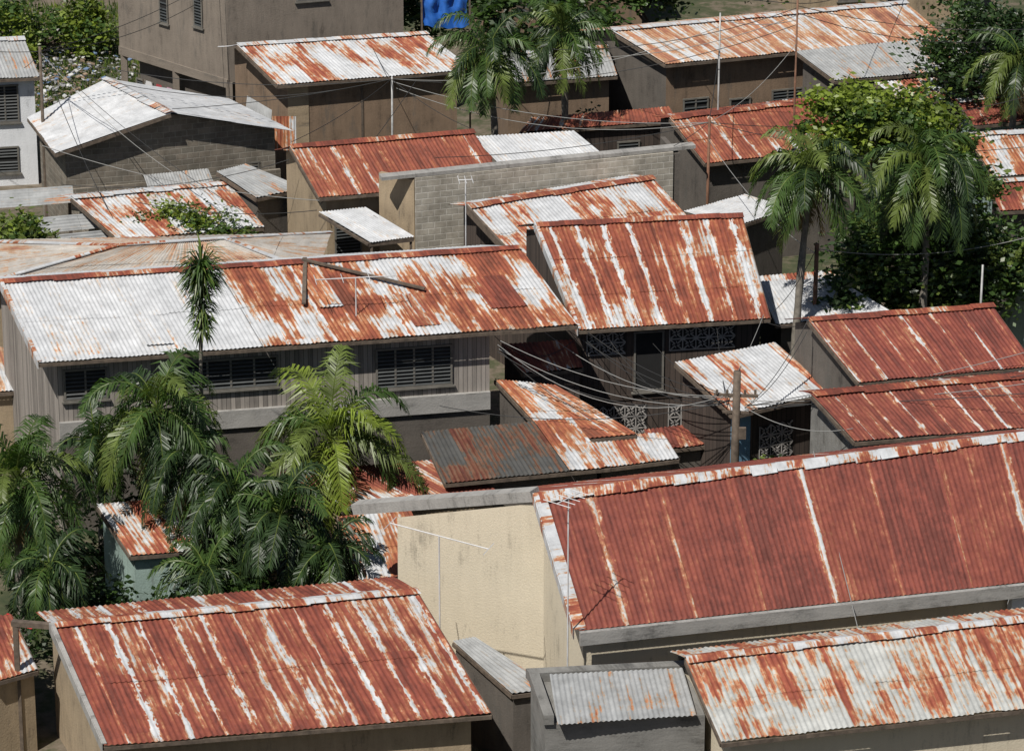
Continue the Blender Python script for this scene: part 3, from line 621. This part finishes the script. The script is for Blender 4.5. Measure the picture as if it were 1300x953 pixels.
leaves('leafy_bush',[((-8.5,115.6,1.4),(2.2,1.4,1.4),4500),((-13.5,115.5,1.0),(2.0,1.4,1.2),3500),((-11,121.5,1.6),(3.4,1.0,1.9),6000),((-15.5,121,1.6),(2,1.2,1.8),3500)],leaf=.15,mats=(0,0,1),seed=7)
leaves('leafy_tree',[((1.5,171,5.6),(2.6,1.6,2.2),5500),((-3.5,176,5.5),(2.2,1.5,2),3500),((5,177,6),(3,1.5,2),5000),((12,180,6),(4,1.5,2),6000),((20,181,6),(4,1.5,2),5000)],leaf=.2,mats=(0,1,1),seed=8)
leaves('leafy_bush',[((-25,183,1.3),(2.6,2,1.6),4500),((-20.5,184,1.6),(1.6,1.4,1.6),2500)],leaf=.18,mats=(1,2,4),seed=9)
leaves('leafy_bush',[((8.0,124.4,1.1),(1.2,.7,1.2),2500),((9.0,122.9,3.4),(.6,.5,.6),900)],leaf=.12,mats=(1,2,0),seed=10)
leaves('leafy_bush',[((8.6,141,2.0),(1.6,.9,1.6),3500),((3.4,162.4,1.6),(2.4,.8,1.8),3500)],leaf=.15,mats=(0,1,1),seed=13)
leaves('distant_tree_line',[((x,208+random.random()*8,5),(5,3,4),2500) for x in range(-60,66,9)],leaf=.35,mats=(0,1,1),seed=12,trunk=False)
V=[];F=[]
for i in range(60):
    q=Vector((-15.9+random.gauss(0,.35),112.3+random.gauss(0,.3),2.2+random.gauss(0,.3)));tube(V,F,[q,q+Vector((0,0,.04)),q+Vector((0,0,.06))],[.02,.06,.01],5)
fl=leaves('flowering_shrub',[((-15.9,112.4,1.7),(.7,.6,.7),1800)],leaf=.1,mats=(0,1),seed=11);obj('blossoms',V,F,simple('red_petals',(.5,.03,.03),.6,.2),fl)
# grass tufts + litter on vacant lot
V=[];F=[];MI=[]
for i in range(9000):
    x=random.uniform(-32,-17);y=random.uniform(174,193);h=random.uniform(.15,.5);a=random.random()*3.14;w=Vector((math.cos(a),math.sin(a),0))*.04;p=Vector((x,y,0));c=len(V)
    V+=[p-w,p+w,p+Vector((random.uniform(-.15,.15),random.uniform(-.15,.15),h))];F.append((c,c+1,c+2));MI.append(random.choice((1,2,4,1)))
obj('grass_patch',V,F,None,mats=LM,midx=MI)
mb=MB()
for i in range(1100):
    x=random.gauss(-22.5,2.6);y=random.gauss(180,3.2);s=random.uniform(.05,.24);a=random.random()*3
    ax=Vector((math.cos(a),math.sin(a),random.uniform(-.3,.3)))*s;ay=Vector((-math.sin(a),math.cos(a),random.uniform(-.3,.6)))*s*random.uniform(.4,1)
    mb.box((x,y,random.uniform(.1,.4)),ax,ay,(0,0,s*.25),random.choice((0,0,3,1,2,3,2)))
mb.out('rubbish_heap',[simple('litter_white',(.55,.55,.53)),simple('litter_blue',(.15,.22,.35)),simple('litter_brown',(.3,.22,.15)),simple('litter_grey',(.3,.3,.3))])
# ------------------------------------------------------------------ poles, wires, antennas
def pole(name,base,h,r=.05,mat=METAL,arms=False,r2=None):
    e=empty(name,base);V=[];F=[];B=Vector(base);tube(V,F,[B,B+Vector((0,0,h*.5)),B+Vector((.02,0,h))],[r,r*.9,r2 or r*.8],8);obj('shaft',V,F,mat,e,smooth=True)
    if arms:
        mb=MB();beam(mb,B+Vector((-.75,.12,h-.9)),B+Vector((.75,-.0,h-.9)),.09,.1);beam(mb,B+Vector((-.45,.1,h-1.5)),B+Vector((.45,0,h-1.5)),.08,.08)
        for x in (-.65,-.3,.3,.65): mb.box(B+Vector((x-.04,.02,h-.84)),(.08,0,0),(0,.08,0),(0,0,.14))
        mb.box(B+Vector((.1,-.2,h-2.4)),(.25,0,0),(0,.15,0),(0,0,.4));mb.out('crossarms',TIMBER,e)
    return e
pole('utility_pole',(7.6,124.4,0),6.4,.16,TIMBER,True)
pole('utility_pole',(7.84,150,0),7.4,.07,RUSTP);pole('utility_pole',(-5,157,0),7,.05);pole('utility_pole',(-19.68,158,0),8,.08,TIMBER)
pole('utility_pole',(11.6,155,0),10.9,.05,RUSTP);pole('utility_pole',(11.2,137,0),6.6,.1,RUSTP);pole('utility_pole',(8.6,157.5,0),9.6,.045,METAL)
pole('utility_pole',(17.4,137.5,0),5.6,.05,METAL)
def antenna(name,base,h,boom=1.6,n=6,yaw=0.4,r=.024,tilt=0,el=.5):
    e=empty(name,base);V=[];F=[];B=Vector(base);T=B+Vector((0,0,h));tube(V,F,[B,T],r,6)
    d=Vector((math.cos(yaw),math.sin(yaw),tilt)).normalized();s=Vector((-d.y,d.x,0)).normalized();tube(V,F,[T-d*boom/2,T+d*boom/2],.02,5)
    for i in range(n):
        c=T+d*boom*(i/(n-1)-.5);l=el*(1-.07*i);tube(V,F,[c-s*l,c+s*l],.014,4)
    obj('mast_and_elements',V,F,ALU,e);return e
antenna('tv_antenna',(1.65,106.2,3.4),6.0,1.1,5,.9)
antenna('tv_antenna',(-2.2,109.2,0),6.9,3.2,2,-.35,tilt=-.12)
antenna('tv_antenna',(-5.4,128.2,6.9),1.5,2.8,4,.15)
antenna('tv_antenna',(-1.7,137.2,0),9.0,.5,3,.1)
cu=bpy.data.curves.new('overhead_wires','CURVE');cu.dimensions='3D';cu.bevel_depth=.015;cu.bevel_resolution=0;cu.materials.append(WIRE);cu.materials.append(simple('wire_grey',(.25,.25,.24),.6,.1))
rw=random.Random(3)
def wire(a,b,sag=.5):
    s=cu.splines.new('POLY');n=14;s.points.add(n);s.material_index=1 if rw.random()<.3 else 0
    for i in range(n+1):
        t=i/n;p=[a[k]+(b[k]-a[k])*t for k in range(3)];p[2]-=4*sag*t*(1-t);s.points[i].co=(*p,1)
T=(7.6,124.4,5.5)
for i,(b,sg) in enumerate((((-.4,127.6,6.3),.5),((-.5,127.6,5.9),.9),((.6,131,6.6),.6),((2.4,131,5.6),.5),((2.5,131,5.2),.8),((9,132,5.7),.3),((-.5,127.5,6.2),1.2),((3.5,131,5.0),1.0),((-.45,127.6,6.0),.7),((.2,130.6,6.4),1.1),((1.5,131,6.2),1.4),((2.6,130.4,4.6),.4),((5,130.8,5.0),.3),((-2.5,126.8,4.2),.6))):
    wire((T[0]-.65+.2*(i%5),T[1],T[2]-.15*(i%3)),b,sg)
for b in ((22,127,7.5),(24,131,6.9),(26,120,8.5),(11.3,121.2,5.6),(20,126,6.6),(21,123,7.2),(24,125,7.6),(10.3,127.9,7.1),(10.2,127.7,6.6)): wire((T[0]+.3,T[1],T[2]-rw.random()*.6),b,.4)
for a,b,g in (((-.3,132.4,7.6),(2.6,131,5.5),.5),((-.6,127.8,6.4),(2.4,130.9,5.3),.8),((-.5,127.7,6.0),(3.2,125.9,3.9),.3),((7.3,132,5.4),(7.3,124.4,5.2),.3),((9,132,5.4),(10.4,127.9,6.9),.2)): wire(a,b,g)
P2=(7.84,150,7.2)
for b,g in (((-5,157,6.8),.6),((-4.8,157,6.5),.9),((11.6,155,9),.4),((22,155,7),.7),((22,150,6.4),.8),((-3,147,6.7),.3),((6.4,148.8,6.6),.05),((8.6,157.5,8),.2)): wire(P2,b,g)
P3=(-5,157,6.9)
for b,g in (((-19.6,158,7.7),.7),((-19.6,158,7.3),1.1),((-14,155.4,6.1),.2),((-8.7,148.4,6.9),.2),((-1.5,150.6,6.7),.2),((-6,163.6,6.3),.1),((11.6,155,9.8),1.0),((3,166,6),.4)): wire(P3,b,g)
P4=(-19.68,158,7.8)
for b,g in (((-26,160,8),.3),((-10,146,4.5),.5),((-12,149,4.5),.6),((-16,148,4.2),.3),((-21,163,5.6),.1),((-12.7,169.6,8),.4),((-13,169.8,7.2),.6)): wire(P4,b,g)
wire((11.6,155,10.5),(-1,160,7.5),.8);wire((11.6,155,10.2),(-1,163,6.5),1.0);wire((11.6,155,10.6),(24,158,9),.6);wire((11.6,155,10.3),(24,160,8.2),.9);wire((8.6,157.5,9.3),(11.6,155,10),.2);wire((8.6,157.5,9),(-5,157,6.9),.8);wire((11.6,155,10.7),(2,170,9),.5);wire((11.6,155,10.7),(17,171,8),.5)
wire((-7.5,145.6,5.4),(-19,152,5.6),.4);wire((-7.5,145.6,5.2),(-4,157,6.8),.2);wire((11.2,137,6.4),(9.2,131.9,5.7),.3);wire((11.2,137,6.4),(20,140,6),.5);wire((11.2,137,6.2),(7.84,150,6.5),.5);wire((-18,150,4.6),(-8.8,148.3,6.2),.5);wire((-15,149,4.2),(-7.6,145.6,5),.3)
wire((9.5,115,7.3),(10.6,105.5,3.9),-.02)
wo=bpy.data.objects.new('overhead_wires',cu);COL.objects.link(wo)
# tarp
V=[];F=[];nx,nz=16,10
for j in range(nz+1):
    for i in range(nx+1):
        x=-3.9+2.0*i/nx;z=8.9-2.4*j/nz;V.append((x+.1*math.sin(j*.7),166.5+.12*math.sin(i*1.3)+.06*math.sin(j*1.7+i*.5),z-.15*math.sin(i/nx*3.14)))
for j in range(nz):
    for i in range(nx): a=j*(nx+1)+i;F.append((a,a+1,a+nx+2,a+nx+1))
e=empty('blue_tarpaulin',(-2.9,166.5,0));obj('sheet',V,F,simple('tarp_blue',(.02,.12,.45),.5,.25),e,smooth=True)
mb=MB();beam(mb,(-3.95,166.5,0),(-3.95,166.51,9.0),.08,.08);beam(mb,(-1.85,166.5,0),(-1.85,166.51,9.0),.08,.08);mb.out('posts',TIMBER,e)
# ------------------------------------------------------------------ light, world, camera
sunv=Vector((-.55*.56,-.835*.56,.83)).normalized()
w=bpy.data.worlds.new('World');SC.world=w;w.use_nodes=True;nt=w.node_tree
sk=nt.nodes.new('ShaderNodeTexSky');sk.sky_type='NISHITA';sk.sun_disc=False;sk.sun_elevation=math.asin(sunv.z);sk.sun_rotation=math.radians(213)
nt.links.new(sk.outputs[0],nt.nodes['Background'].inputs[0]);nt.nodes['Background'].inputs[1].default_value=.05
sd=bpy.data.lights.new('sun','SUN');sd.energy=5.0;sd.angle=math.radians(.5);sd.color=(1,.955,.89)
so=bpy.data.objects.new('sun',sd);COL.objects.link(so);so.rotation_euler=(-sunv).to_track_quat('-Z','Y').to_euler()
cd=bpy.data.cameras.new('camera');cd.sensor_width=36;cd.lens=138.46;cd.clip_end=6000;cd.clip_start=1
co=bpy.data.objects.new('camera',cd);COL.objects.link(co);co.location=(0,0,54);co.rotation_euler=(math.radians(90-21),0,0);SC.camera=co
SC.view_settings.view_transform='Standard';SC.view_settings.look='None';SC.view_settings.exposure=0
